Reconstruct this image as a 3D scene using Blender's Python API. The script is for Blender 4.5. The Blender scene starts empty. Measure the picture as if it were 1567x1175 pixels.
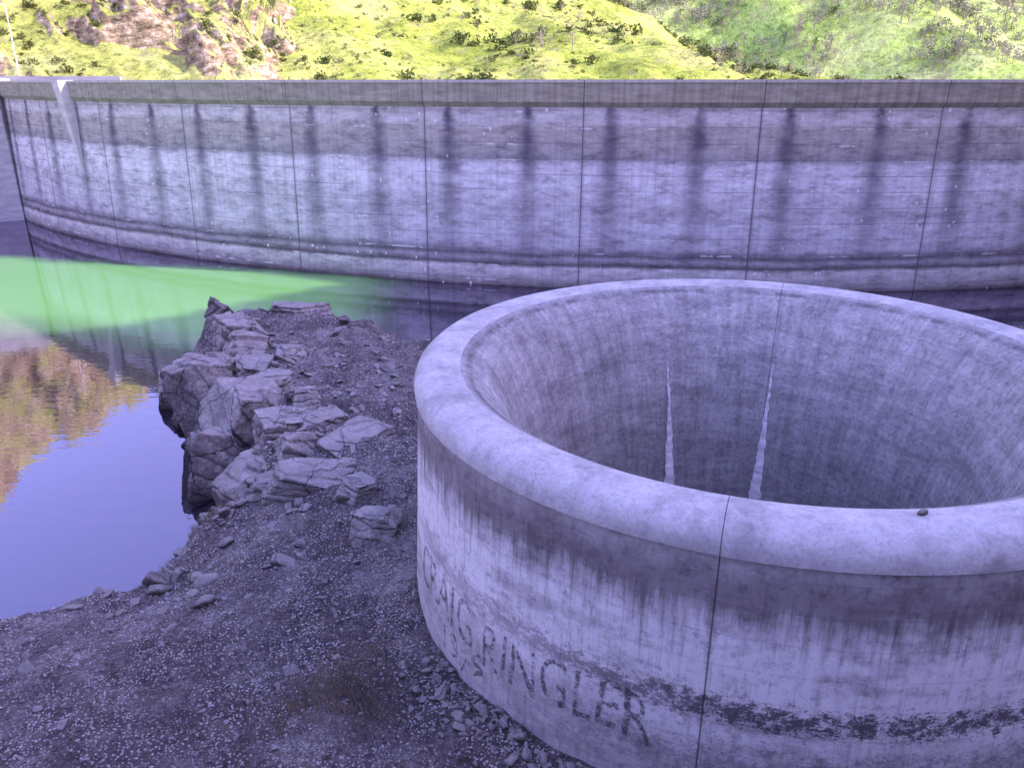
import bpy, math, random
import numpy as np
from mathutils import Vector, Euler
random.seed(4); rng=np.random.default_rng(7)
scene=bpy.context.scene
# ------------------------------------------------------------------ noise
def _h(x,y,z):
    v=np.sin(x*127.1+y*311.7+z*74.7)*43758.5453
    return v-np.floor(v)
def vn(p):
    i=np.floor(p); f=p-i; u=f*f*(3-2*f)
    x,y,z=i[...,0],i[...,1],i[...,2]; a,b,c=u[...,0],u[...,1],u[...,2]
    def L(p,q,t): return p+(q-p)*t
    x00=L(_h(x,y,z),_h(x+1,y,z),a); x10=L(_h(x,y+1,z),_h(x+1,y+1,z),a)
    x01=L(_h(x,y,z+1),_h(x+1,y,z+1),a); x11=L(_h(x,y+1,z+1),_h(x+1,y+1,z+1),a)
    return L(L(x00,x10,b),L(x01,x11,b),c)*2-1
def fbm(p,o=4,g=.5):
    s=0;a=1
    for k in range(o):
        s=s+a*vn(p*(2**k)+k*17.3); a*=g
    return s
def ridged(p,o=4,g=.5):
    s=0;a=1
    for k in range(o):
        s=s+a*(1-2*np.abs(vn(p*(2**k)+k*11.3))); a*=g
    return s
def P2(x,y,s,off=0): return np.stack([x/s+off,y/s-off,np.zeros_like(x)+off],-1)
# ------------------------------------------------------------------ mesh helpers
def mesh_obj(name,verts,faces,mat=None,smooth=False,parent=None):
    me=bpy.data.meshes.new(name)
    me.from_pydata([tuple(v) for v in verts],[],[tuple(f) for f in faces])
    if smooth: me.shade_smooth()
    ob=bpy.data.objects.new(name,me); scene.collection.objects.link(ob)
    if mat: me.materials.append(mat)
    if parent: ob.parent=parent
    return ob
def fast_mesh(name,verts,faces,mat,smooth=False,parent=None):
    verts=np.asarray(verts,dtype=np.float32); faces=np.asarray(faces,dtype=np.int32)
    me=bpy.data.meshes.new(name); n=faces.shape[1]
    me.vertices.add(len(verts)); me.vertices.foreach_set('co',verts.ravel())
    me.loops.add(faces.size); me.loops.foreach_set('vertex_index',faces.ravel())
    me.polygons.add(len(faces)); me.polygons.foreach_set('loop_start',np.arange(0,faces.size,n,dtype=np.int32))
    me.polygons.foreach_set('loop_total',np.full(len(faces),n,dtype=np.int32))
    me.update(calc_edges=True); me.validate()
    if smooth: me.shade_smooth()
    ob=bpy.data.objects.new(name,me); scene.collection.objects.link(ob); me.materials.append(mat)
    if parent: ob.parent=parent
    return ob
def grid(name,xs,ys,fz,mat,keep=None,smooth=True,wrapxy=None):
    X,Y=np.meshgrid(xs,ys); Z=fz(X,Y)
    if wrapxy: X,Y=wrapxy(X,Y)
    V=np.stack([X,Y,Z],-1).reshape(-1,3); nx=len(xs);ny=len(ys)
    i=(np.arange(ny-1)[:,None]*nx+np.arange(nx-1)[None,:]).ravel()
    F=np.stack([i,i+1,i+nx+1,i+nx],-1)
    if keep is not None:
        F=F[keep(V[F].mean(1))]
    return fast_mesh(name,V,F,mat,smooth)
def revolve(name,profile,cx,cy,a0,a1,n,mats,uvf,matidx,smooth=True,sign=1):
    vs=[];fs=[];m=len(profile)
    for i in range(n+1):
        a=math.radians(a0+(a1-a0)*i/n)
        for r,z in profile: vs.append((cx+r*math.cos(a),cy+r*math.sin(a),z))
    for i in range(n):
        for j in range(m-1):
            q=(i*m+j,(i+1)*m+j,(i+1)*m+j+1,i*m+j+1)
            fs.append(q if sign>0 else q[::-1])
    ob=mesh_obj(name,vs,fs,None,smooth); me=ob.data
    for mm in mats: me.materials.append(mm)
    uv=me.uv_layers.new(name='UVMap').data
    for p in me.polygons:
        i,j=divmod(p.index,m-1); p.material_index=matidx[j]
        for li in p.loop_indices:
            v=me.loops[li].vertex_index; ii,jj=divmod(v,m)
            uv[li].uv=uvf(a0+(a1-a0)*ii/n,profile[jj][1],profile[jj][0])
    return ob
# ------------------------------------------------------------------ shader helpers
class M:
    def __init__(s,name,rough=.9,spec=.3):
        s.m=bpy.data.materials.new(name); s.m.use_nodes=True; s.t=s.m.node_tree; s.N=s.t.nodes
        s.b=s.N['Principled BSDF']; s.b.inputs['Roughness'].default_value=rough
        s.b.inputs['Specular IOR Level'].default_value=spec
        s.tc=s.N.new('ShaderNodeTexCoord')
    def ln(s,a,b): s.t.links.new(a,b)
    def put(s,sock,v):
        if isinstance(v,bpy.types.NodeSocket): s.ln(v,sock)
        else:
            if isinstance(v,tuple) and len(v)==3 and sock.type=='RGBA': v=(*v,1)
            sock.default_value=v
    def obj(s): return s.tc.outputs['Object']
    def uv(s): return s.tc.outputs['UV']
    def map(s,v,sc=(1,1,1),rot=(0,0,0)):
        n=s.N.new('ShaderNodeMapping'); s.ln(v,n.inputs[0]); n.inputs['Scale'].default_value=sc; n.inputs['Rotation'].default_value=rot
        return n.outputs[0]
    def noise(s,v,scale,detail=4,rough=.55,dist=0):
        n=s.N.new('ShaderNodeTexNoise'); s.ln(v,n.inputs['Vector']); n.inputs['Scale'].default_value=scale
        n.inputs['Detail'].default_value=min(detail,4); n.inputs['Roughness'].default_value=rough; n.inputs['Distortion'].default_value=dist
        return n.outputs['Fac']
    def vor(s,v,scale,feat='F1'):
        n=s.N.new('ShaderNodeTexVoronoi'); n.feature=feat; s.ln(v,n.inputs['Vector']); n.inputs['Scale'].default_value=scale
        return n.outputs['Distance']
    def ramp(s,f,st,interp='LINEAR'):
        n=s.N.new('ShaderNodeValToRGB'); s.ln(f,n.inputs[0]); cr=n.color_ramp; cr.interpolation=interp
        while len(cr.elements)<len(st): cr.elements.new(.5)
        for e,(p,c) in zip(cr.elements,st):
            e.position=p
            if not isinstance(c,tuple): c=(c,c,c)
            e.color=(*c,1)
        return n.outputs[0]
    def ma(s,op,a,b=0.0,c=None):
        n=s.N.new('ShaderNodeMath'); n.operation=op; s.put(n.inputs[0],a); s.put(n.inputs[1],b)
        if c is not None: s.put(n.inputs[2],c)
        return n.outputs[0]
    def mix(s,f,a,b,bl='MIX'):
        n=s.N.new('ShaderNodeMix'); n.data_type='RGBA'; n.blend_type=bl; s.put(n.inputs[0],f); s.put(n.inputs[6],a); s.put(n.inputs[7],b)
        return n.outputs[2]
    def sep(s,v):
        n=s.N.new('ShaderNodeSeparateXYZ'); s.ln(v,n.inputs[0]); return n.outputs
    def comb(s,x,y,z):
        n=s.N.new('ShaderNodeCombineXYZ'); s.put(n.inputs[0],x); s.put(n.inputs[1],y); s.put(n.inputs[2],z); return n.outputs[0]
    def bump(s,h,st=.5,d=.1):
        n=s.N.new('ShaderNodeBump'); s.ln(h,n.inputs['Height']); n.inputs['Strength'].default_value=st; n.inputs['Distance'].default_value=d
        s.ln(n.outputs[0],s.b.inputs['Normal']); return n.outputs[0]
    def col(s,c): s.put(s.b.inputs['Base Color'],c)
    def nz(s):
        g=s.N.new('ShaderNodeNewGeometry'); return s.sep(g.outputs['Normal'])[2]
def line(s,f,pos,w):
    return s.ma('LESS_THAN',s.ma('ABSOLUTE',s.ma('SUBTRACT',f,pos)),w)
def rng_(s,d,a,b,c,e):
    n=s.N.new('ShaderNodeMapRange'); n.interpolation_type='SMOOTHSTEP'; s.ln(d,n.inputs[0])
    for i,v in enumerate((a,b,c,e)): n.inputs[1+i].default_value=v
    return n.outputs[0]
def soft(s,f,pos,w):
    return rng_(s,s.ma('DIVIDE',s.ma('ABSOLUTE',s.ma('SUBTRACT',f,pos)),w),0,1,1,0)
# ---- dam face
def dam_face():
    s=M('dam_concrete'); u,v,_=s.sep(s.uv()); o=s.obj(); z=s.ma('MULTIPLY',v,20.0)
    wob=s.ma('MULTIPLY',s.ma('SUBTRACT',s.noise(s.map(o,(.08,.08,.3)),1,5,.65),.5),1.1)
    zz=s.ma('DIVIDE',s.ma('ADD',z,wob),20.0)
    base=s.ramp(zz,[(0,(.12,.10,.10)),(.028,(.34,.32,.32)),(.10,(.64,.62,.60)),(.12,(.14,.12,.13)),(.15,(.42,.40,.42)),(.172,(.17,.15,.17)),(.215,(.54,.52,.55)),
        (.33,(.64,.62,.65)),(.40,(.56,.54,.56)),(.52,(.74,.72,.74)),(.62,(.68,.66,.68)),(.65,(.34,.32,.33)),(.69,(.41,.39,.37)),(.79,(.46,.435,.40)),(.83,(.62,.60,.59)),(.9,(.44,.42,.41))])
    mot=s.ramp(s.noise(s.map(o,(.45,.45,1.3)),1,5,.8),[(.30,.5),(.5,.97),(.70,1.28)])
    c=s.mix(1,base,mot,'MULTIPLY')
    suv=s.comb(s.ma('MULTIPLY',u,16.0),v,0.0)
    st=s.ramp(s.noise(s.map(suv,(2.2,1.2,1)),1,5,.6),[(.3,.74),(.55,1.0),(.75,1.12)])
    c=s.mix(.7,c,st,'MULTIPLY')
    fl=s.ma('FRACT',s.ma('DIVIDE',z,1.52))
    brk=s.noise(s.map(o,(.12,.12,.7)),1,4); brl=s.ramp(brk,[(.42,0.1),(.58,1.0)])
    c=s.mix(s.ma('MULTIPLY',s.ma('MULTIPLY',soft(s,fl,.5,.045),brl),.6),c,(.13,.12,.13))
    lm=s.ma('MULTIPLY',soft(s,fl,.40,.11),s.ramp(s.noise(s.map(o,(.35,.35,.9)),1,4,.7),[(.57,0.0),(.63,1.0)]))
    c=s.mix(s.ma('MULTIPLY',lm,.6),c,(.95,.93,.92))
    fu=s.ma('FRACT',u); fu=s.ma('ADD',fu,s.ma('MULTIPLY',s.ma('SUBTRACT',s.noise(s.map(o,(.4,.4,.7)),1,5,.7),.5),.09))
    wid=s.ramp(v,[(0,.13),(.5,.11),(.8,.08),(.89,.035)])
    def stn(p): return rng_(s,s.ma('DIVIDE',s.ma('ABSOLUTE',s.ma('SUBTRACT',fu,p)),wid),0.0,1,1,0)
    stn_=s.ma('MAXIMUM',stn(.16),stn(.66))
    fade=s.ramp(v,[(.10,0.0),(.22,.45),(.5,.7),(.75,.9),(.9,.97)])
    c=s.mix(s.ma('MULTIPLY',s.ma('MULTIPLY',stn_,fade),s.ramp(brk,[(.35,.6),(.6,1.0)])),c,(.09,.08,.115))
    fj=s.ma('FRACT',s.ma('ADD',u,.5))
    c=s.mix(s.ma('MULTIPLY',soft(s,fj,.5,.02),.35),c,(.16,.15,.17))
    c=s.mix(s.ma('MULTIPLY',soft(s,fj,.5,.0055),.85),c,(.06,.055,.065))
    # small irregular mortar patches, in rows along a few lifts
    pv=s.comb(s.ma('MULTIPLY',u,17.0),s.ma('MULTIPLY',v,14.0),0.0)
    sp=s.ma('ADD',s.vor(pv,1.0),s.ma('MULTIPLY',s.ma('SUBTRACT',s.noise(pv,3.0,3),.5),.35))
    rn=s.ramp(s.noise(s.comb(s.ma('MULTIPLY',u,.6),s.ma('MULTIPLY',v,5.0),3.0),1,2),[(.50,0.0),(.56,1.0)])
    c=s.mix(s.ma('MULTIPLY',s.ma('MULTIPLY',s.ma('LESS_THAN',sp,.12),rn),.65),c,(.92,.90,.88))
    s.col(c); s.bump(s.noise(o,2.5,4,.7),.35,.06); return s.m
def parapet_mat():
    s=M('parapet_concrete'); u,v,_=s.sep(s.uv()); o=s.obj()
    c=s.ramp(s.noise(s.map(o,(.5,.5,2)),1,5,.7),[(.3,(.25,.24,.18)),(.55,(.38,.365,.28)),(.75,(.48,.46,.37))])
    c=s.mix(s.ma('GREATER_THAN',v,1.0),c,(.55,.53,.48))
    fj=s.ma('FRACT',s.ma('ADD',u,.5)); c=s.mix(s.ma('MULTIPLY',line(s,fj,.5,.003),.8),c,(.06,.06,.06))
    fj=s.ma('FRACT',s.ma('MULTIPLY',u,3.0)); c=s.mix(s.ma('MULTIPLY',line(s,fj,.5,.006),.5),c,(.1,.1,.1))
    st=s.ramp(s.noise(s.comb(s.ma('MULTIPLY',u,30.0),v,0.0),1,5,.6),[(.35,.6),(.6,1.05)])
    c=s.mix(.7,c,st,'MULTIPLY')
    s.col(c); return s.m
def plain_concrete(name,c0,c1,sc=1):
    s=M(name); o=s.obj()
    c=s.ramp(s.noise(s.map(o,(.4,.4,1.5)),sc,5,.7),[(.3,c0),(.7,c1)])
    s.col(c); s.bump(s.noise(o,3,4,.7),.3,.05); return s.m
JO=[250,165,68,340]
def seams(s,c,a,w=.09):
    for j in JO: c=s.mix(s.ma('MULTIPLY',soft(s,a,float(j),w*1.9),.9),c,(.04,.036,.04))
    return c
def gh_outer():
    s=M('spillway_outer_concrete'); a,d,_=s.sep(s.uv()); o=s.obj()
    arc=s.ma('MULTIPLY',a,.195)
    pv=s.comb(arc,d,0.0)
    n1=s.noise(s.map(pv,(.9,.45,1)),1,5,.7)
    wob=s.ma('MULTIPLY',s.ma('SUBTRACT',n1,.5),1.7)
    dn=s.noise(s.map(pv,(4.5,.3,1)),1,5,.75)
    drip=s.ma('MULTIPLY',s.ma('SUBTRACT',dn,.5),1.7)
    dd=s.ma('DIVIDE',s.ma('ADD',s.ma('ADD',d,wob),drip),9.0)
    c=s.ramp(dd,[(0.05,(.50,.48,.48)),(.10,(.42,.39,.40)),(.15,(.28,.255,.265)),(.21,(.30,.275,.28)),(.26,(.58,.56,.57)),(.32,(.86,.84,.85)),(.48,(.97,.95,.96)),(.58,(.86,.84,.86)),(.66,(.66,.64,.66)),(.85,(.58,.56,.58)),(1,(.40,.38,.40))])
    fn=s.noise(o,3.5,5,.85)
    c=s.mix(.75,c,s.ramp(fn,[(.34,.55),(.46,1.0),(.64,1.18)]),'MULTIPLY')
    big=s.ramp(s.noise(s.map(pv,(.35,.8,1)),1,5,.75),[(.36,.6),(.5,1.03),(.7,1.12)])
    c=s.mix(.8,c,big,'MULTIPLY')
    c=s.mix(.6,c,s.ramp(dn,[(.34,.55),(.48,1.0),(.7,1.15)]),'MULTIPLY')
    fl=s.ma('FRACT',s.ma('DIVIDE',d,.75)); c=s.mix(s.ma('MULTIPLY',soft(s,fl,.5,.04),.18),c,(.12,.12,.12))
    n3=s.noise(s.map(pv,(1,1.4,1)),2.6,4,.95)
    ang=s.ramp(s.ma('DIVIDE',a,360.0),[(.54,.3),(.62,.55),(.68,.88),(.71,1.0)])
    def ring(pos,w,k,fall):
        band=soft(s,s.ma('ADD',d,s.ma('MULTIPLY',wob,.35)),pos,w)
        return s.ramp(s.ma('ADD',s.ma('ADD',s.ma('MULTIPLY',band,fall),s.ma('MULTIPLY',n3,.8)),s.ma('MULTIPLY',fn,.45)),[(k,0.0),(k+.10,.9)])
    c=s.mix(s.ma('MULTIPLY',ring(4.5,1.05,.89,.36),ang),c,(.07,.06,.08))
    c=s.mix(s.ma('MULTIPLY',s.ma('MULTIPLY',ring(5.9,1.9,.84,.28),ang),.65),c,(.12,.11,.14))
    c=seams(s,c,a,.09)
    s.col(c); s.bump(fn,.4,.05); return s.m
def gh_lip():
    s=M('spillway_lip_concrete'); a,d,_=s.sep(s.uv()); o=s.obj()
    c=s.ramp(s.noise(o,1.2,5,.8),[(.32,(.52,.50,.505)),(.52,(.67,.655,.66)),(.7,(.78,.765,.77))])
    fn=s.noise(o,12,4,.95)
    c=s.mix(.7,c,s.ramp(fn,[(.37,.6),(.48,1.0),(.65,1.1)]),'MULTIPLY')
    big=s.ramp(s.noise(o,.5,5,.75),[(.37,.68),(.53,1.03)]); c=s.mix(.8,c,big,'MULTIPLY')
    c=seams(s,c,a,.06)
    s.col(c); s.bump(fn,.5,.03); return s.m
def gh_inner():
    s=M('spillway_throat_concrete'); a,d,_=s.sep(s.uv()); o=s.obj()
    pv=s.comb(s.ma('MULTIPLY',a,.15),d,0.0)
    c=s.ramp(s.noise(s.map(o,(.5,.5,1.5)),1,5,.75),[(.32,(.33,.315,.325)),(.5,(.47,.455,.46)),(.68,(.62,.605,.61))])
    fn=s.noise(o,6,4,.9)
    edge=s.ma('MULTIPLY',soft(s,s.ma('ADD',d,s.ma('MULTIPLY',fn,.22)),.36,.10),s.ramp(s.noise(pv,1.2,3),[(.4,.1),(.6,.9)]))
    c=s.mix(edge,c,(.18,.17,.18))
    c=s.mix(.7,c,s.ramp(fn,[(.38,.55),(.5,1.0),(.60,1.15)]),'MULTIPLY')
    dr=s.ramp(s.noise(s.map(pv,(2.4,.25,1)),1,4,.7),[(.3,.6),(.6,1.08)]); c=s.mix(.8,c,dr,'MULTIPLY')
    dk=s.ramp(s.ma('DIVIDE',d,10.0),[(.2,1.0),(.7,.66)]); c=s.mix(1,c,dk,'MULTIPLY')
    fl=s.ma('FRACT',s.ma('DIVIDE',d,.62)); c=s.mix(s.ma('MULTIPLY',soft(s,fl,.5,.05),.2),c,(.1,.1,.1))
    c=seams(s,c,a,.08)
    s.col(c); s.bump(fn,.5,.05); return s.m
def ground_mat():
    s=M('gravel_soil'); o=s.obj()
    c=s.ramp(s.noise(o,.35,4,.7),[(.32,(.085,.07,.073)),(.5,(.15,.13,.133)),(.68,(.30,.275,.27))])
    fn=s.noise(o,5,4,.95)
    c=s.mix(.95,c,s.ramp(fn,[(.34,.3),(.5,1.0),(.64,1.8)]),'MULTIPLY')
    cl=s.ramp(s.noise(o,.5,4,.75),[(.38,0.12),(.56,1.0)])
    v=s.vor(o,6,'F1'); c=s.mix(s.ma('MULTIPLY',s.ma('MULTIPLY',s.ma('LESS_THAN',v,.21),cl),.85),c,(.70,.67,.66))
    v2=s.vor(o,11,'F1'); c=s.mix(s.ma('MULTIPLY',s.ma('MULTIPLY',s.ma('LESS_THAN',v2,.28),cl),.8),c,(.74,.71,.70))
    wp=s.ramp(s.noise(s.map(o,(1,1,.3)),.55,4,.75),[(.67,0.0),(.71,1.0)]); c=s.mix(s.ma('MULTIPLY',wp,.7),c,(.6,.57,.57))
    rk=s.ramp(s.nz(),[(.55,1.0),(.8,0.0)])
    rc=s.ramp(fn,[(.3,(.10,.09,.09)),(.6,(.36,.33,.31))])
    c=s.mix(rk,c,rc)
    z=s.sep(o)[2]; wet=s.ramp(z,[(.0,1.0),(.12,.8),(.4,0.0)]); c=s.mix(s.ma('MULTIPLY',wet,.7),c,(.04,.035,.035))
    s.col(c); s.bump(fn,1.0,.16); return s.m
def rock_mat(name='boulder_rock',k=1.0):
    s=M(name,.85); o=s.obj()
    c=s.ramp(s.noise(o,.7,4,.8),[(.30,(.15*k,.132*k,.13*k)),(.5,(.32*k,.295*k,.285*k)),(.70,(.58*k,.55*k,.53*k))])
    fn=s.noise(o,6,4,.95)
    c=s.mix(.85,c,s.ramp(fn,[(.34,.4),(.5,1.0),(.66,1.35)]),'MULTIPLY')
    dv=s.N.new('ShaderNodeVectorMath'); dv.operation='ADD'; s.ln(o,dv.inputs[0])
    nn=s.N.new('ShaderNodeTexNoise'); s.ln(o,nn.inputs['Vector']); nn.inputs['Scale'].default_value=.7; nn.inputs['Detail'].default_value=4; nn.inputs['Roughness'].default_value=.7
    s.ln(nn.outputs['Color'],dv.inputs[1])
    vc=s.vor(s.map(dv.outputs[0],(1,.45,1.2),(.5,.3,.5)),.42,'DISTANCE_TO_EDGE'); cr=s.ramp(vc,[(.004,1.0),(.016,0.0)])
    c=s.mix(s.ma('MULTIPLY',cr,.85),c,(.03,.026,.026))
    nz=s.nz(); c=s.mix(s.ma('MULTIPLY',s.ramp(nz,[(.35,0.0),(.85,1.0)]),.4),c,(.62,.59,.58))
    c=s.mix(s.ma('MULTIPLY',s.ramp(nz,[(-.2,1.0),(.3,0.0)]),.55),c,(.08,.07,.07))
    z=s.sep(o)[2]; wet=s.ramp(s.ma('MULTIPLY',z,.5),[(.05,.85),(.4,0.0)]); c=s.mix(wet,c,(.05,.042,.042))
    h=s.ma('SUBTRACT',s.ma('ADD',s.ma('MULTIPLY',fn,.5),s.noise(s.map(o,(1,.4,3),(.5,.4,0)),2.0,4,.8)),s.ma('MULTIPLY',cr,.5))
    s.col(c); s.bump(h,.9,.2); return s.m
def hill_mat(name,rock,ga,gb,gc,scale=1,brown=.5):
    s=M(name,.95,.1); o=s.obj()
    g=s.ramp(s.noise(o,.035*scale,4,.65),[(.32,ga),(.48,gb),(.66,gc)])
    fn=s.noise(o,.45*scale,4,.9)
    g=s.mix(.9,g,s.ramp(fn,[(.34,.4),(.5,1.0),(.64,1.4)]),'MULTIPLY')
    d=s.noise(o,.16*scale,4,.85)
    g=s.mix(s.ma('MULTIPLY',s.ramp(d,[(.55,0.0),(.64,1.0)]),.65),g,(.12,.16,.05))
    g=s.mix(s.ma('MULTIPLY',s.ramp(d,[(.38,1.0),(.46,0.0)]),brown),g,(.42,.36,.22))
    if rock>0:
        rc=s.ramp(s.noise(s.map(o,(.5,.5,1.2),(.4,.6,.2)),.6,4,.85),[(.34,(.07,.055,.035)),(.5,(.34,.26,.16)),(.66,(.76,.65,.47))])
        m=s.ma('ADD',s.nz(),s.ma('MULTIPLY',s.ma('SUBTRACT',s.noise(o,.12,4,.6),.5),.5))
        rm=s.ramp(m,[(rock-.05,1.0),(rock+.03,0.0)]); g=s.mix(rm,g,rc)
    s.col(g); s.bump(fn,.8,.8/scale); return s.m
def leaf_mat(name,a,b):
    s=M(name,.7,.2); o=s.obj()
    s.col(s.ramp(s.noise(o,.35,3,.7),[(.3,a),(.7,b)])); return s.m
def flat_mat(name,c,rough=.8):
    s=M(name,rough); f=s.ramp(s.noise(s.obj(),4,3),[(.3,tuple(x*.8 for x in c)),(.7,tuple(min(1,x*1.1) for x in c))]); s.col(f); return s.m
def water_mat():
    s=M('lake_water'); N=s.N; o=s.obj(); out=N['Material Output']; N.remove(s.b)
    mx=N.new('ShaderNodeMixShader'); df=N.new('ShaderNodeBsdfDiffuse'); gl=N.new('ShaderNodeBsdfGlossy'); bp=N.new('ShaderNodeBump')
    hn=s.noise(s.map(o,(.7,1.6,1)),.8,3)
    bp.inputs['Strength'].default_value=.16; bp.inputs['Distance'].default_value=.05
    s.ln(hn,bp.inputs['Height']); s.ln(bp.outputs[0],gl.inputs['Normal'])
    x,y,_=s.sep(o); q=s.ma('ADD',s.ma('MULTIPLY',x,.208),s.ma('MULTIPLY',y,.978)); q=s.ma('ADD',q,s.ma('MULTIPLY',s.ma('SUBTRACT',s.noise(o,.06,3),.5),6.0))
    sun_patch=s.ma('MULTIPLY',rng_(s,q,50,61,0,1),rng_(s,q,78,82,1,0)); sun_patch=s.ma('MULTIPLY',sun_patch,rng_(s,x,-19,-9,1,0))  # mask of the sunlit area: its green glow is painted into the water colour
    s.put(df.inputs['Color'],s.mix(sun_patch,(.012,.012,.02),(.25,.58,.17)))
    gl.inputs['Color'].default_value=(.90,.84,1,1); gl.inputs['Roughness'].default_value=.012
    fr=N.new('ShaderNodeFresnel'); fr.inputs['IOR'].default_value=1.7
    f=s.ma('ADD',s.ma('MULTIPLY',fr.outputs[0],.7),.25); f=s.ma('SUBTRACT',f,s.ma('MULTIPLY',sun_patch,.20))
    s.ln(f,mx.inputs[0]); s.ln(df.outputs[0],mx.inputs[1]); s.ln(gl.outputs[0],mx.inputs[2]); s.ln(mx.outputs[0],out.inputs[0])
    return s.m
# ================================================================== DAM
DC=(27.7,219.2)
mface=dam_face(); mpar=parapet_mat(); mroad=flat_mat('crest_road_asphalt',(.07,.07,.075)); mconc=plain_concrete('abutment_concrete',(.36,.34,.34),(.62,.6,.6))
prof=[(141.3,-6),(141.0,0),(140.65,9),(140.3,17.75),(140.75,18.25),(140.75,19.95),(140.85,20.0),(140.85,20.22),(140.5,20.22),(140.5,19.1),(133.2,19.1),(133.2,20.3),(132.8,20.3),(132.8,-10)]
midx=[0,0,0,1,1,1,1,1,1,2,1,1,0]
JP=[-54,-47.5,-41,-34.3,-27.85,-21.5,-15.1,-8.5,-1.6,5.55,12.5,19.5,26.5,33.5,42]
dam=revolve('arch_dam',prof,DC[0],DC[1],270-48,270+42,360,[mface,mpar,mroad],lambda a,z,r:(float(np.interp(a-270,JP,range(len(JP)))),max(z,-1)/20),midx,smooth=False)
def dpt(phi,r,z):
    a=math.radians(270+phi); return (DC[0]+r*math.cos(a),DC[1]+r*math.sin(a),z)
def prism(name,ring0,ring1,mat,parent=None):
    n=len(ring0); vs=list(ring0)+list(ring1); fs=[tuple(range(n))[::-1],tuple(range(n,2*n))]
    for i in range(n): j=(i+1)%n; fs.append((i,j,n+j,n+i))
    return mesh_obj(name,vs,fs,mat,parent=parent)
mlight=plain_concrete('pale_concrete',(.5,.48,.46),(.7,.68,.66))
fin_top=[dpt(-37.3,140.0,20.3),dpt(-36.6,140.0,20.3),dpt(-36.6,142.0,20.3),dpt(-37.3,142.0,20.3)]
fin_bot=[dpt(-36.7,140.0,8.8),dpt(-36.6,140.0,8.8),dpt(-36.6,140.75,8.8),dpt(-36.7,140.75,8.8)]
prism('concrete_pilaster',fin_bot,fin_top,mlight)
a0=dpt(-47.3,141.2,-6); 
ab0=[(a0[0],a0[1],-6),(a0[0]-3,a0[1]+14,-6),(-125,150,-6),(-125,118,-6),(a0[0]-6,a0[1]-4,-6)]
ab1=[(p[0],p[1],20.6) for p in ab0]
prism('dam_abutment',ab0,ab1,mconc)
# ================================================================== GLORY HOLE SPILLWAY
GC=(8.0,24.0); LZ=11.8
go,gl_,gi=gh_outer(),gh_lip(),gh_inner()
rp=[(11.45,-9.5),(11.32,-7.4),(11.2,-5),(11.08,-2.4),(11.0,-.78),(11.1,-.74),(11.12,-.5),(11.04,-.27),(10.86,-.1),(10.6,-.02),(10.3,0),(9.95,-.03),(9.65,-.11),(9.35,-.27),(9.0,-.55),(8.65,-.98),(8.3,-1.6),(7.95,-2.4),(7.6,-3.4),(7.25,-4.7),(6.9,-6.3),(6.5,-8.2),(6.0,-10.5),(5.3,-13.5),(4.6,-17),(4.3,-21),(4.3,-34)]
mi=[0]*4+[1]*8+[2]*14
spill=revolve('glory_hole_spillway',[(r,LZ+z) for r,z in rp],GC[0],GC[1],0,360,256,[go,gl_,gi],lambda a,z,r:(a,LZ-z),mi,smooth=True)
me=spill.data
at=me.attributes.new('sharp_edge','BOOLEAN','EDGE'); mlen=len(rp)
for e in me.edges:
    a,b=e.vertices
    if a%mlen==b%mlen and a%mlen in (4,5): at.data[e.index].value=True
def shaft_r(depth): 
    ds=[-z for r,z in rp[10:]]; rs=[r for r,z in rp[10:]]; return float(np.interp(depth,ds,rs))
mmin=plain_concrete('mineral_deposit',(.48,.47,.49),(.95,.94,.95),3)
def streak(name,ang,d0,d1,w):
    vs=[];fs=[];n=40; r_=np.random.default_rng(int(ang))
    for i in range(n+1):
        d=d0+(d1-d0)*i/n; r=shaft_r(d)-.03; ww=w*(i/n)**1.2*(1+.12*math.sin(i*2.1))+.03
        for sgn in (-1,0,1):
            a=math.radians(ang)+(sgn*ww/2+(r_.normal(0,.02) if sgn else 0))/r; rr=r-(.10*(i/n) if sgn==0 else 0)
            vs.append((GC[0]+rr*math.cos(a),GC[1]+rr*math.sin(a),LZ-d))
    for i in range(n):
        for j in (0,1): k=i*3+j; fs.append((k,k+1,k+4,k+3))
    return mesh_obj(name,vs,fs,mmin,True,parent=spill)
streak('mineral_streak_a',100,2.9,9.5,.56); streak('mineral_streak_b',67.2,2.9,10,.6)
def outer_r(z): 
    ds=[-zz for r,zz in rp[:5]][::-1]; rs=[r for r,zz in rp[:5]][::-1]; return float(np.interp(LZ-z,ds,rs))
def graff(name,body,a0,a1,zb,h,mat):
    cu=bpy.data.curves.new(name,'FONT'); cu.body=body; cu.size=1; cu.resolution_u=3; cu.offset=-.002
    ob=bpy.data.objects.new(name,cu); scene.collection.objects.link(ob); bpy.context.view_layer.update()
    dg=bpy.context.evaluated_depsgraph_get(); me=bpy.data.meshes.new_from_object(ob.evaluated_get(dg))
    bpy.data.objects.remove(ob)
    xs=[v.co.x for v in me.vertices]; ys=[v.co.y for v in me.vertices]; x0,x1=min(xs),max(xs); y0,y1=min(ys),max(ys)
    for v in me.vertices:
        fx=(v.co.x-x0)/(x1-x0); z=zb-.2*(1-fx)+(v.co.y-y0)/(y1-y0)*h+.14*math.sin(fx*9)+.05*math.sin(fx*37); a=math.radians(a0+(a1-a0)*fx+.25*math.sin(v.co.y*5+fx*20)); r=outer_r(z)+.018
        v.co=(GC[0]+r*math.cos(a),GC[1]+r*math.sin(a),z)
    o=bpy.data.objects.new(name,me); scene.collection.objects.link(o); me.materials.append(mat); o.parent=spill
def paint(nm,c,t,mx_):
    s=M(nm); s.col(c); s.put(s.b.inputs['Alpha'],s.ramp(s.noise(s.obj(),4.5,4,.95),[(t,0.0),(t+.14,mx_)])); return s.m
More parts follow.
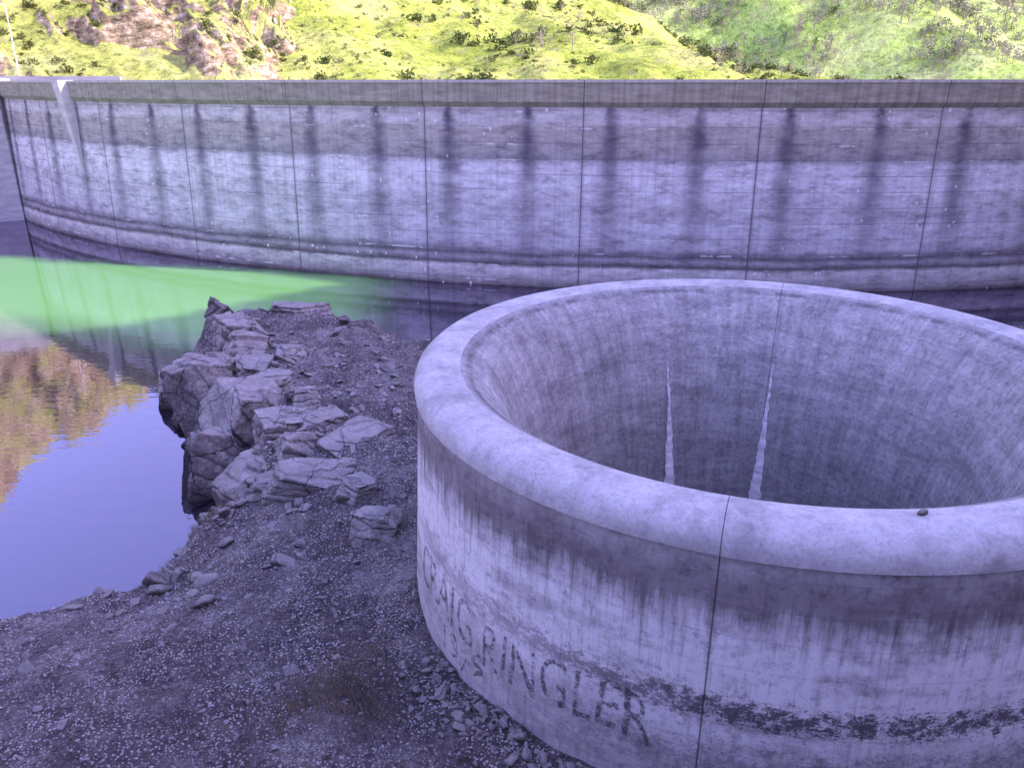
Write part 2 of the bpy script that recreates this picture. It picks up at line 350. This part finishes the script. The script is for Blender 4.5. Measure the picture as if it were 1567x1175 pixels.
graff('graffiti_name','CRAIG RINGLER',197,244.5,5.72,1.35,paint('worn_black_paint',(.10,.092,.11),.43,.75))
graff('graffiti_date','1979',208,219,4.75,.8,paint('faded_black_paint',(.14,.13,.15),.43,.6))
# ================================================================== GROUND
shore=np.array([(-140,-8),(-70,8),(-45,16),(-30,20.3),(-19.8,24.6),(-15.6,28),(-15.3,31),(-13.8,33.5),(-14.8,37),(-16.8,40),(-20,44),(-22,49),(-23.5,54),(-25,58),(-24,62.5),(-19,66),(-15,65.5),(-10,60),(-6,55.5),(0,52),(10,50),(20,52),(35,58),(60,72),(90,95),(160,140),(160,-120),(-140,-120)],float)
def inside(X,Y):
    c=np.zeros(X.shape,bool); n=len(shore)
    for i in range(n):
        x1,y1=shore[i]; x2,y2=shore[(i+1)%n]
        if y1==y2: continue
        m=((y1>Y)!=(y2>Y))&(X<(x2-x1)*(Y-y1)/(y2-y1)+x1); c^=m
    return c
def dist(X,Y):
    D=np.full(X.shape,1e9); n=len(shore)
    for i in range(n):
        a=shore[i]; b=shore[(i+1)%n]; ab=b-a
        t=np.clip(((X-a[0])*ab[0]+(Y-a[1])*ab[1])/(ab@ab),0,1)
        D=np.minimum(D,np.hypot(X-a[0]-t*ab[0],Y-a[1]-t*ab[1]))
    return D
def hG(X,Y):
    wx=X+1.2*fbm(P2(X,Y,4.0,3.1),3); wy=Y+1.2*fbm(P2(X,Y,4.0,8.7),3)
    D=dist(wx,wy); I=inside(wx,wy)
    k=np.interp(Y,[28,34,60,66],[5.0,1.6,1.6,3.0]); A=np.interp(Y,[26,40,60],[4.6,4.1,3.2])
    zi=A*(1-np.exp(-D/k)); zo=-np.minimum(D*.7,5)
    Z=np.where(I,zi,zo)
    rocky=np.clip((Y-30)/5,0,1)*np.exp(-D/7)
    Z=Z+rocky*I*1.3*(np.abs(fbm(P2(X,Y,2.6,1.3),5))-.35)
    Z=Z+.22*fbm(P2(X,Y,2.2,5.1),4)+.09*fbm(P2(X,Y,.6,2.2),3)
    up=18.4-(Y-0.5)*1.16+ .4*fbm(P2(X,Y,3,9.),3)
    up=np.where(Y<.5,18.4,up); Z=np.where(I,np.maximum(Z,np.minimum(up,18.4)),Z)
    return Z
xs=np.concatenate([np.arange(-140,-40,4),np.arange(-40,-28,.8),np.arange(-28,6,.17),np.arange(6,30,1.0),np.arange(30,161,6)])
ys=np.concatenate([np.arange(-100,-4,6),np.arange(-4,12,.8),np.arange(12,40,.17),np.arange(40,68,.28),np.arange(68,140,3)])
ground=grid('ground',xs,ys,hG,ground_mat(),keep=lambda c:(np.hypot(c[:,0]-GC[0],c[:,1]-GC[1])>9.6))
wx=np.concatenate([[-900,-300,-100,-40],np.arange(-5,21,1.0),[60,160]]).astype(float); wy=np.concatenate([[-200,-50],np.arange(10,38,1.0),[60,100,140,150]]).astype(float)
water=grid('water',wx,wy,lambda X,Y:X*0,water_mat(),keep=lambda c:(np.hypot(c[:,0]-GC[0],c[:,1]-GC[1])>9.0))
# ================================================================== BOULDERS
import bmesh
def ico(sub):
    bm=bmesh.new(); bmesh.ops.create_icosphere(bm,subdivisions=sub,radius=1); bm.verts.ensure_lookup_table()
    V=np.array([v.co[:] for v in bm.verts]); F=np.array([[v.index for v in f.verts] for f in bm.faces]); bm.free(); return V,F
IV,IF=ico(6); SV,SF=ico(3); V1,F1=ico(1)
def rockshape(V,seed,npl=13,rough=.03,lo=.52,cap=1.15):
    r=np.random.default_rng(seed); n=r.normal(size=(npl,3)); n/=np.linalg.norm(n,axis=1)[:,None]
    n=np.vstack([n,[[0,.1,1],[0,0,-1],[1,0,.1],[-1,0,.2],[0,1,.1],[0,-1,.15]]]); n/=np.linalg.norm(n,axis=1)[:,None]
    d=r.uniform(lo,.95,len(n)); dt=V@n.T; q=np.where(dt>.05,d/np.maximum(dt,.05),9); R=np.minimum(q.min(1),cap)
    W=V*R[:,None]
    if rough:
        # broken strata: saw-tooth ledges across a tilted bedding direction, plus block steps
        b=np.array([.35,.25,1.0])+r.normal(0,.25,3); b/=np.linalg.norm(b)
        k=(W@b)*3.2+.35*fbm(W*1.5+seed,2); saw=k-np.floor(k)
        b2=np.cross(b,r.normal(size=3)); b2/=np.linalg.norm(b2); k2=(W@b2)*2.3+.3*fbm(W*1.3+seed*3,2); blk=_h(np.floor(k),np.floor(k2),np.full(len(W),float(seed%17)))
        W=W*(1-.07*saw**3+.09*(blk-.5)+rough*fbm(W*3.8+seed,5,.6))[:,None]
    return W
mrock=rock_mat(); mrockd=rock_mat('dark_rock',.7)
def boulder(x,y,z,sx,sy,sz,rz,seed,tilt=(0,0),mat=None):
    W=rockshape(IV,seed,9,.022,.5,1.35)*np.array([sx,sy,sz])
    R=np.array(Euler((tilt[0],tilt[1],rz)).to_matrix()); W=W@R.T+np.array([x,y,z])
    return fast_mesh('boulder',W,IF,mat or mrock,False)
B=[(-18.4,43.2,2.4,2.7,3.1,4.7,.3,111,(.1,.12)),(-14.6,39.4,2.8,3.4,2.9,3.5,.8,112,(.25,.15)),(-15.6,37.0,.8,1.8,2.2,3.0,.2,113,(.0,.1)),
 (-12.0,36.4,3.7,2.0,1.7,1.6,.5,114,(.2,0)),(-12.4,33.2,1.6,2.5,2.5,2.9,1.1,115,(.2,.1)),(-10.0,33.8,3.3,2.6,2.1,1.5,.4,216,(.15,.1)),
 (-8.4,30.6,3.6,2.6,1.9,1.0,.2,117,(.05,.1)),(-7.4,33.6,3.9,2.4,2.0,.8,1.0,118,(.1,0)),(-5.2,25.6,4.25,1.5,1.1,.9,.2,119,(0,.1)),
 (-19.6,53.6,2.6,3.0,2.8,3.0,.5,120,(.1,.1)),(-23.0,59.5,2.3,1.8,1.7,2.6,.9,121,(0,.1)),(-22.7,48.4,.5,1.4,1.4,1.9,.1,122,(.1,.1)),
 (-20.4,45.4,.2,1.2,1.1,1.0,.6,123,(0,0)),(-17.0,48.2,3.2,2.5,2.3,2.0,.9,124,(.1,.1)),(-17,60.5,2.6,2.8,1.7,1.2,.3,125,(0,.1)),
 (-13.7,42.6,3.5,2.0,1.8,1.3,1.4,126,(.1,.1)),(-10.6,30.6,2.8,1.6,1.3,1.2,.7,127,(.1,.1)),(-17.2,39.6,.4,1.3,1.4,2.1,.4,128,(.1,0)),(-21.2,57.0,2.5,1.8,1.7,2.0,2.4,129,(.1,.1)),
 (-13.1,31.0,.6,1.3,1.2,1.5,2.0,130,(.1,.1)),(-16.0,45.0,3.5,2.0,1.7,1.4,.1,131,(.1,.1)),
 (-9.6,36.2,4.0,1.6,1.3,.8,.7,132,(.1,.1)),(-11.2,39.6,4.0,1.5,1.2,.8,1.9,133,(.1,.2)),(-6.4,29.0,4.1,1.3,1.0,.6,.9,134,(.1,.1)),(-14.2,47.0,3.9,1.5,1.2,.9,.2,135,(.2,.1))]
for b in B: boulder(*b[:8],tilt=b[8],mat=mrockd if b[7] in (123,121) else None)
stone=rockshape(SV,55,7,0,.4)*np.array([.16,.11,.09])+np.array([8.4,14.0,11.85]); fast_mesh('loose_stone',stone,SF,mrockd,False)
def scatter(name,pts,sizes,mat,flat=.6,sv=SV,sf=SF,sink=.25):
    Vs=[];Fs=[];o=0; shapes=[rockshape(sv,100+i,6,0,.34) for i in range(14)]
    px=np.array([p[0] for p in pts]);py=np.array([p[1] for p in pts]); pz=hG(px,py)
    for i,(x,y) in enumerate(pts):
        W=shapes[i%14]*sizes[i]*np.array([1.2,rng.uniform(.6,1),flat*rng.uniform(.6,1.2)]); R=np.array(Euler((rng.normal(0,.35),rng.normal(0,.35),rng.uniform(0,6.28))).to_matrix())
        Vs.append(W@R.T+np.array([x,y,pz[i]+sizes[i]*(flat-sink)*.4])); Fs.append(sf+o); o+=len(sv)
    fast_mesh(name,np.vstack(Vs),np.vstack(Fs),mat,False)
def okpt(x,y): return math.hypot(x-GC[0],y-GC[1])>11.45
pts=[];sz=[]
while len(pts)<1300:
    q=rng.random()
    if q<.45: x,y=rng.normal(-12.5,3.8),rng.normal(38,9); m=.6
    elif q<.76:
        a=math.radians(rng.uniform(205,258)); r=11.4+abs(rng.normal(0,.8)); x,y=GC[0]+r*math.cos(a),GC[1]+r*math.sin(a); m=.3
    else: x,y=rng.uniform(-18,0),rng.uniform(14,36); m=.22
    if okpt(x,y): pts.append((x,y)); sz.append(min(m,.06+abs(rng.gamma(1.0,.08))*(m/.3)))
scatter('rubble',pts,sz,rock_mat('rubble_rock',.75),.5)
pts=[];sz=[]
while len(pts)<8000:
    x,y=(rng.uniform(-20,3),rng.uniform(13,34)) if rng.random()<.6 else (rng.uniform(-24,0),rng.uniform(30,64))
    if okpt(x,y) and vn(P2(np.array([x]),np.array([y]),2.5,3.))[0]+rng.normal(0,.5)>-.1: pts.append((x,y)); sz.append(rng.uniform(.02,.055)*(1+y/50))
scatter('gravel',pts,sz,flat_mat('gravel_stone',(.55,.52,.51)),.7,V1,F1)
def tufts(name,cs,mat):
    V=[];F=[]
    for (x,y,n,r,h) in cs:
        px=x+rng.normal(0,r,n);py=y+rng.normal(0,r,n); pz=hG(px,py)
        for i in range(n):
            if pz[i]<.02 or not okpt(px[i],py[i]): continue
            a=rng.uniform(0,6.28); hh=h*rng.uniform(.4,1); l=rng.uniform(.1,.6)*hh; w=.008
            dx,dy=math.cos(a),math.sin(a); k=len(V)
            V+=[(px[i]-dy*w,py[i]+dx*w,pz[i]-.03),(px[i]+dy*w,py[i]-dx*w,pz[i]-.03),(px[i]+dx*l*.4+dy*w*.7,py[i]+dy*l*.4-dx*w*.7,pz[i]+hh*.6),(px[i]+dx*l,py[i]+dy*l,pz[i]+hh)]
            F+=[(k,k+1,k+2),(k,k+2,k+3)]
    fast_mesh(name,V,F,mat)
cs=[(-4.8,17.2,350,.75,.6),(-3.9,16.2,220,.6,.5),(-5.8,16.3,200,.6,.45),(-4.4,18.6,120,.6,.4)]
for i in range(110):
    t=rng.random(); x=-21+t*7.5+rng.normal(0,.6); y=24.6+t*6+rng.normal(0,.6)
    cs.append((x,y,26,.3,.5))
for i in range(70): cs.append((rng.uniform(-14,1),rng.uniform(15,32),14,.2,.25))
tufts('dry_grass',cs,leaf_mat('dry_grass_blades',(.20,.17,.13),(.42,.37,.28)))
# ================================================================== HILLS
def ss(u): u=np.clip(u,0,1); return u*u*(3-2*u)
def hA(X,Y):
    H=np.interp(X,[-350,-200,-147,-111,-96,-70,-55,-45,-38,-25],[140,98,74,46,38,27,19,6,0,-8])
    y0=np.interp(X,[-350,-250,-150,-110,-92,-85,-30],[0,60,112,124,128,129,134])
    u=np.clip((Y-y0)/72,-.3,2); g=np.where(u<1,np.where(u>0,u**.85,0),1-(u-1)*.3)
    Z=15+H*g+np.clip(u,-1,0)*400
    am=np.clip((Z-14)/8,0,1)*np.clip((-X-36)/12,0,1)
    q=P2(X*1.0+.9*Y,Y*.35-X*.2,11.,2.4); r=ridged(q,5,.58)
    patch=np.clip(fbm(P2(X,Y,20,4.4),3)*2.8+.95,0.03,1)
    r=np.where(r>0,np.abs(r)**.7,r*.6)
    Z=Z+am*patch*(4.8*r)+am*.4*fbm(P2(X,Y,2.6,7.),4,.6)
    return Z
def hB(X,Y):
    H=np.interp(X,[-300,-150,-50,31,86,110,150,240],[90,84,62,40,10,0,-12,-40])
    u=np.clip((Y-150)/200,-.2,1.2); g=np.where(u<1,u,1+(u-1)*.2)
    Z=15+H*g+5*fbm(P2(X*1.3+Y*.3,Y*.7,36,1.),4)+.7*fbm(P2(X,Y,6,4.),4)+.3*np.abs(fbm(P2(X*.3,Y,2.2,4.),2)); return Z
def hC(X,Y):
    u=np.clip((Y-330)/420,-.2,1.2); g=ss(u)
    H=185-.12*X; return 2+H*g*1.1+26*fbm(P2(X+.4*Y,Y*.6,110,3.3),4)*np.clip(u*3,0,1)+2*fbm(P2(X,Y,14,2.),3)
mA=hill_mat('rocky_slope',.70,(.30,.34,.07),(.45,.49,.12),(.54,.56,.20))
mB=hill_mat('spring_grass',0,(.30,.37,.06),(.44,.53,.09),(.60,.62,.18),1,.45)
mC=hill_mat('distant_grass',0,(.28,.44,.12),(.44,.62,.14),(.62,.72,.28),.5,.5)
grid('rocky_hillside',np.concatenate([np.arange(-350,-150,4),np.arange(-150,-22,.4)]),np.concatenate([np.arange(-60,100,4),np.arange(100,180,.4),np.arange(180,300,2.5)]),hA,mA,smooth=False)
grid('grassy_hillside',np.arange(-320,241,1.6),np.arange(130,392,1.2),hB,mB)
grid('wooded_hillside',np.arange(-500,900,6.0),np.arange(290,860,5.0),hC,mC)
el=math.radians(30.5); az=math.radians(12); tdx,tdy=-math.cos(az),math.sin(az)
sx_,sy_=math.sin(az),math.cos(az)
SP=[(-140,30),(0,30),(38,34),(46,37),(50,36),(53,32),(58,28.5),(66,25),(73,22.5),(76.5,21),(78,24),(80,31),(84,34),(112,36)]
def ridge_xy(S,Q): return sx_*S-tdx*Q, sy_*S-tdy*Q
def hR(S,Q):
    pf=np.interp(S,[a for a,b in SP],[b for a,b in SP]); q0=np.maximum(.86*S+8,26); q1=q0+62
    top=pf+math.tan(el)*q1
    u=(Q-q0)/62; g=np.where(u<1,np.clip(u,-.2,1),1+(u-1)*.1)
    Z=2+(top-2)*g
    return Z+2.5*fbm(P2(S,Q,9,4.),4)*np.clip(u*3,0,1)*np.clip((1-u)*4,0,1)*(u<1)
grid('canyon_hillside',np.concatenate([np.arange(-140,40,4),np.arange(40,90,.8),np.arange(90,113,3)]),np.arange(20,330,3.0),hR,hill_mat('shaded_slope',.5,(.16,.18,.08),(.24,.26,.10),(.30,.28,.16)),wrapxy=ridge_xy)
# ---- vegetation
def foliage(name,pts,mat,leafk,trunk=None,lobes=5,leaves=130,asp=.75):
    V=[];TV=[];TF=[]
    for (x,y,z,R) in pts:
        c=rng.normal(size=(lobes,3)); c/=np.linalg.norm(c,axis=1)[:,None]; c*=rng.uniform(.2,.75,(lobes,1))*R; c[:,2]=np.abs(c[:,2])*asp
        lr=rng.uniform(.28,.55,lobes)*R
        k=rng.integers(0,lobes,leaves); d=rng.normal(size=(leaves,3)); d/=np.linalg.norm(d,axis=1)[:,None]
        ctr=c[k]+d*lr[k][:,None]*rng.uniform(.5,1.05,(leaves,1)); lift=(.8*R if trunk else .1*R)
        ctr+=np.array([x,y,z+lift]); L=leafk*R*rng.uniform(.6,1.4,(leaves,1))
        e1=rng.normal(size=(leaves,3)); e1/=np.linalg.norm(e1,axis=1)[:,None]; e2=np.cross(e1,rng.normal(size=(leaves,3))); e2/=np.linalg.norm(e2,axis=1)[:,None]
        q=np.stack([ctr+e1*L,ctr+e2*L,ctr-e1*L*.8,ctr-e2*L*.9],1); V.append(q.reshape(-1,3))
        if trunk:
            for b in range(4):
                top=np.array([x,y,z+lift])+ (c[b%lobes]*.9 if b else np.array([0,0,.3*R])); base=np.array([x,y,z-.3]) if b==0 else np.array([x,y,z+.35*R])
                w0=.055*R if b==0 else .03*R; o=len(TV)
                for pp,w in ((base,w0),(top,w0*.4)):
                    for j in range(5): TV.append((pp[0]+w*math.cos(j*1.2566),pp[1]+w*math.sin(j*1.2566),pp[2]))
                for j in range(5): TF.append((o+j,o+(j+1)%5,o+5+(j+1)%5,o+5+j))
    V=np.vstack(V); F=np.arange(len(V)).reshape(-1,4)
    root=bpy.data.objects.new(name,None); scene.collection.objects.link(root)
    fast_mesh('foliage',V,F,mat,parent=root)
    if trunk: fast_mesh('trunks',TV,TF,trunk,parent=root)
def place(h,n,x0,x1,y0,y1,r0,r1,thr,sc):
    out=[]
    while len(out)<n:
        x=rng.uniform(x0,x1,500);y=rng.uniform(y0,y1,500); d=fbm(P2(x,y,sc,6.),3); ok=d>thr; z=h(x,y)
        for i in np.where(ok)[0]:
            el_=(z[i]-20)/y[i]
            if abs(x[i])<.75*y[i]+10 and -.02<el_<.12: out.append((x[i],y[i],z[i],r0+(r1-r0)*rng.random()**1.8))
    return out[:n]
bark=flat_mat('bark',(.36,.32,.28))
foliage('shrub_thicket',place(hB,520,-110,120,160,330,.5,3.2,.05,14),leaf_mat('chaparral_leaves',(.05,.08,.015),(.18,.22,.07)),.11)
foliage('low_brush',place(hB,1300,-110,120,160,330,.3,1.2,-.3,20),leaf_mat('low_brush_leaves',(.13,.14,.05),(.34,.33,.16)),.17,leaves=40)
foliage('hillside_brush',place(hA,280,-130,-40,130,180,.4,1.6,-.1,9),leaf_mat('brush_leaves',(.06,.08,.02),(.22,.23,.07)),.13,leaves=80)
foliage('oak_woodland',place(hC,1150,20,330,360,540,2.0,6.0,-.2,30),leaf_mat('oak_leaves',(.20,.22,.14),(.48,.46,.36)),.08,trunk=bark,leaves=70)
foliage('live_oak_clump',place(hC,320,20,330,360,520,2.0,5.0,.05,30),leaf_mat('live_oak_leaves',(.06,.10,.04),(.16,.22,.08)),.09,trunk=bark,leaves=80)
foliage('bare_tree_grove',place(hB,70,-20,110,190,330,1.6,3.2,-.3,20),leaf_mat('budding_twigs',(.30,.28,.18),(.46,.44,.30)),.045,trunk=bark,leaves=120)
# light pole
mw=flat_mat('galvanised_steel',(.7,.7,.7),.4)
root=bpy.data.objects.new('light_pole',None); scene.collection.objects.link(root)
px,py=-76.0,130.0
def tube(name,p0,p1,r0,r1,mat,parent,n=10):
    p0=Vector(p0);p1=Vector(p1);d=(p1-p0).normalized(); u=d.orthogonal().normalized(); w=d.cross(u)
    vs=[];
    for p,r in ((p0,r0),(p1,r1)):
        for j in range(n): vs.append(tuple(p+u*r*math.cos(2*math.pi*j/n)+w*r*math.sin(2*math.pi*j/n)))
    fs=[(j,(j+1)%n,n+(j+1)%n,n+j) for j in range(n)]+[tuple(range(n))[::-1],tuple(range(n,2*n))]
    return mesh_obj(name,vs,fs,mat,parent=parent)
tube('mast',(px,py,19),(px,py,31),.15,.08,mw,root); tube('arm',(px,py,30.8),(px-1.8,py-.5,31.3),.06,.05,mw,root)
tube('lamp_head',(px-1.7,py-.5,31.25),(px-2.5,py-.7,31.3),.2,.12,mw,root); tube('base_plate',(px,py,18.9),(px,py,19.9),.32,.32,mw,root)
gw0=[(-92,134,18),(-58,124.5,18),(-58,125,18),(-92,134.6,18)]
prism('guard_wall',gw0,[(p[0],p[1],20.9) for p in gw0],mlight)
# ================================================================== LIGHT
w=bpy.data.worlds.new('World'); scene.world=w; w.use_nodes=True; nt=w.node_tree; bg=nt.nodes['Background']
sky=nt.nodes.new('ShaderNodeTexSky'); sky.sky_type='NISHITA'; sky.sun_disc=False; sky.sun_elevation=el; sky.sun_rotation=math.radians(102); sky.air_density=1; sky.dust_density=.6
mx=nt.nodes.new('ShaderNodeMix'); mx.data_type='RGBA'; mx.blend_type='MULTIPLY'; mx.inputs[0].default_value=1; mx.inputs[7].default_value=(4.3,2.9,4.1,1)
nt.links.new(sky.outputs[0],mx.inputs[6]); nt.links.new(mx.outputs[2],bg.inputs[0]); bg.inputs[1].default_value=.15
sd=bpy.data.lights.new('sun','SUN'); sd.energy=5; sd.angle=math.radians(.5); sd.color=(1,.95,.82)
so=bpy.data.objects.new('sun',sd); scene.collection.objects.link(so)
dirv=Vector((tdx*math.cos(el),tdy*math.cos(el),-math.sin(el))); so.rotation_euler=dirv.to_track_quat('-Z','Y').to_euler(); so.location=(100,-20,120)
# ================================================================== CAMERA
cd=bpy.data.cameras.new('camera'); cam=bpy.data.objects.new('camera',cd); scene.collection.objects.link(cam); scene.camera=cam
cam.location=(0,0,20); cam.rotation_euler=(math.radians(90-21),0,0); cd.sensor_width=36; cd.lens=27.57; cd.clip_end=3000; cd.clip_start=.1
scene.view_settings.view_transform='Standard'; scene.view_settings.look='None'; scene.view_settings.exposure=0
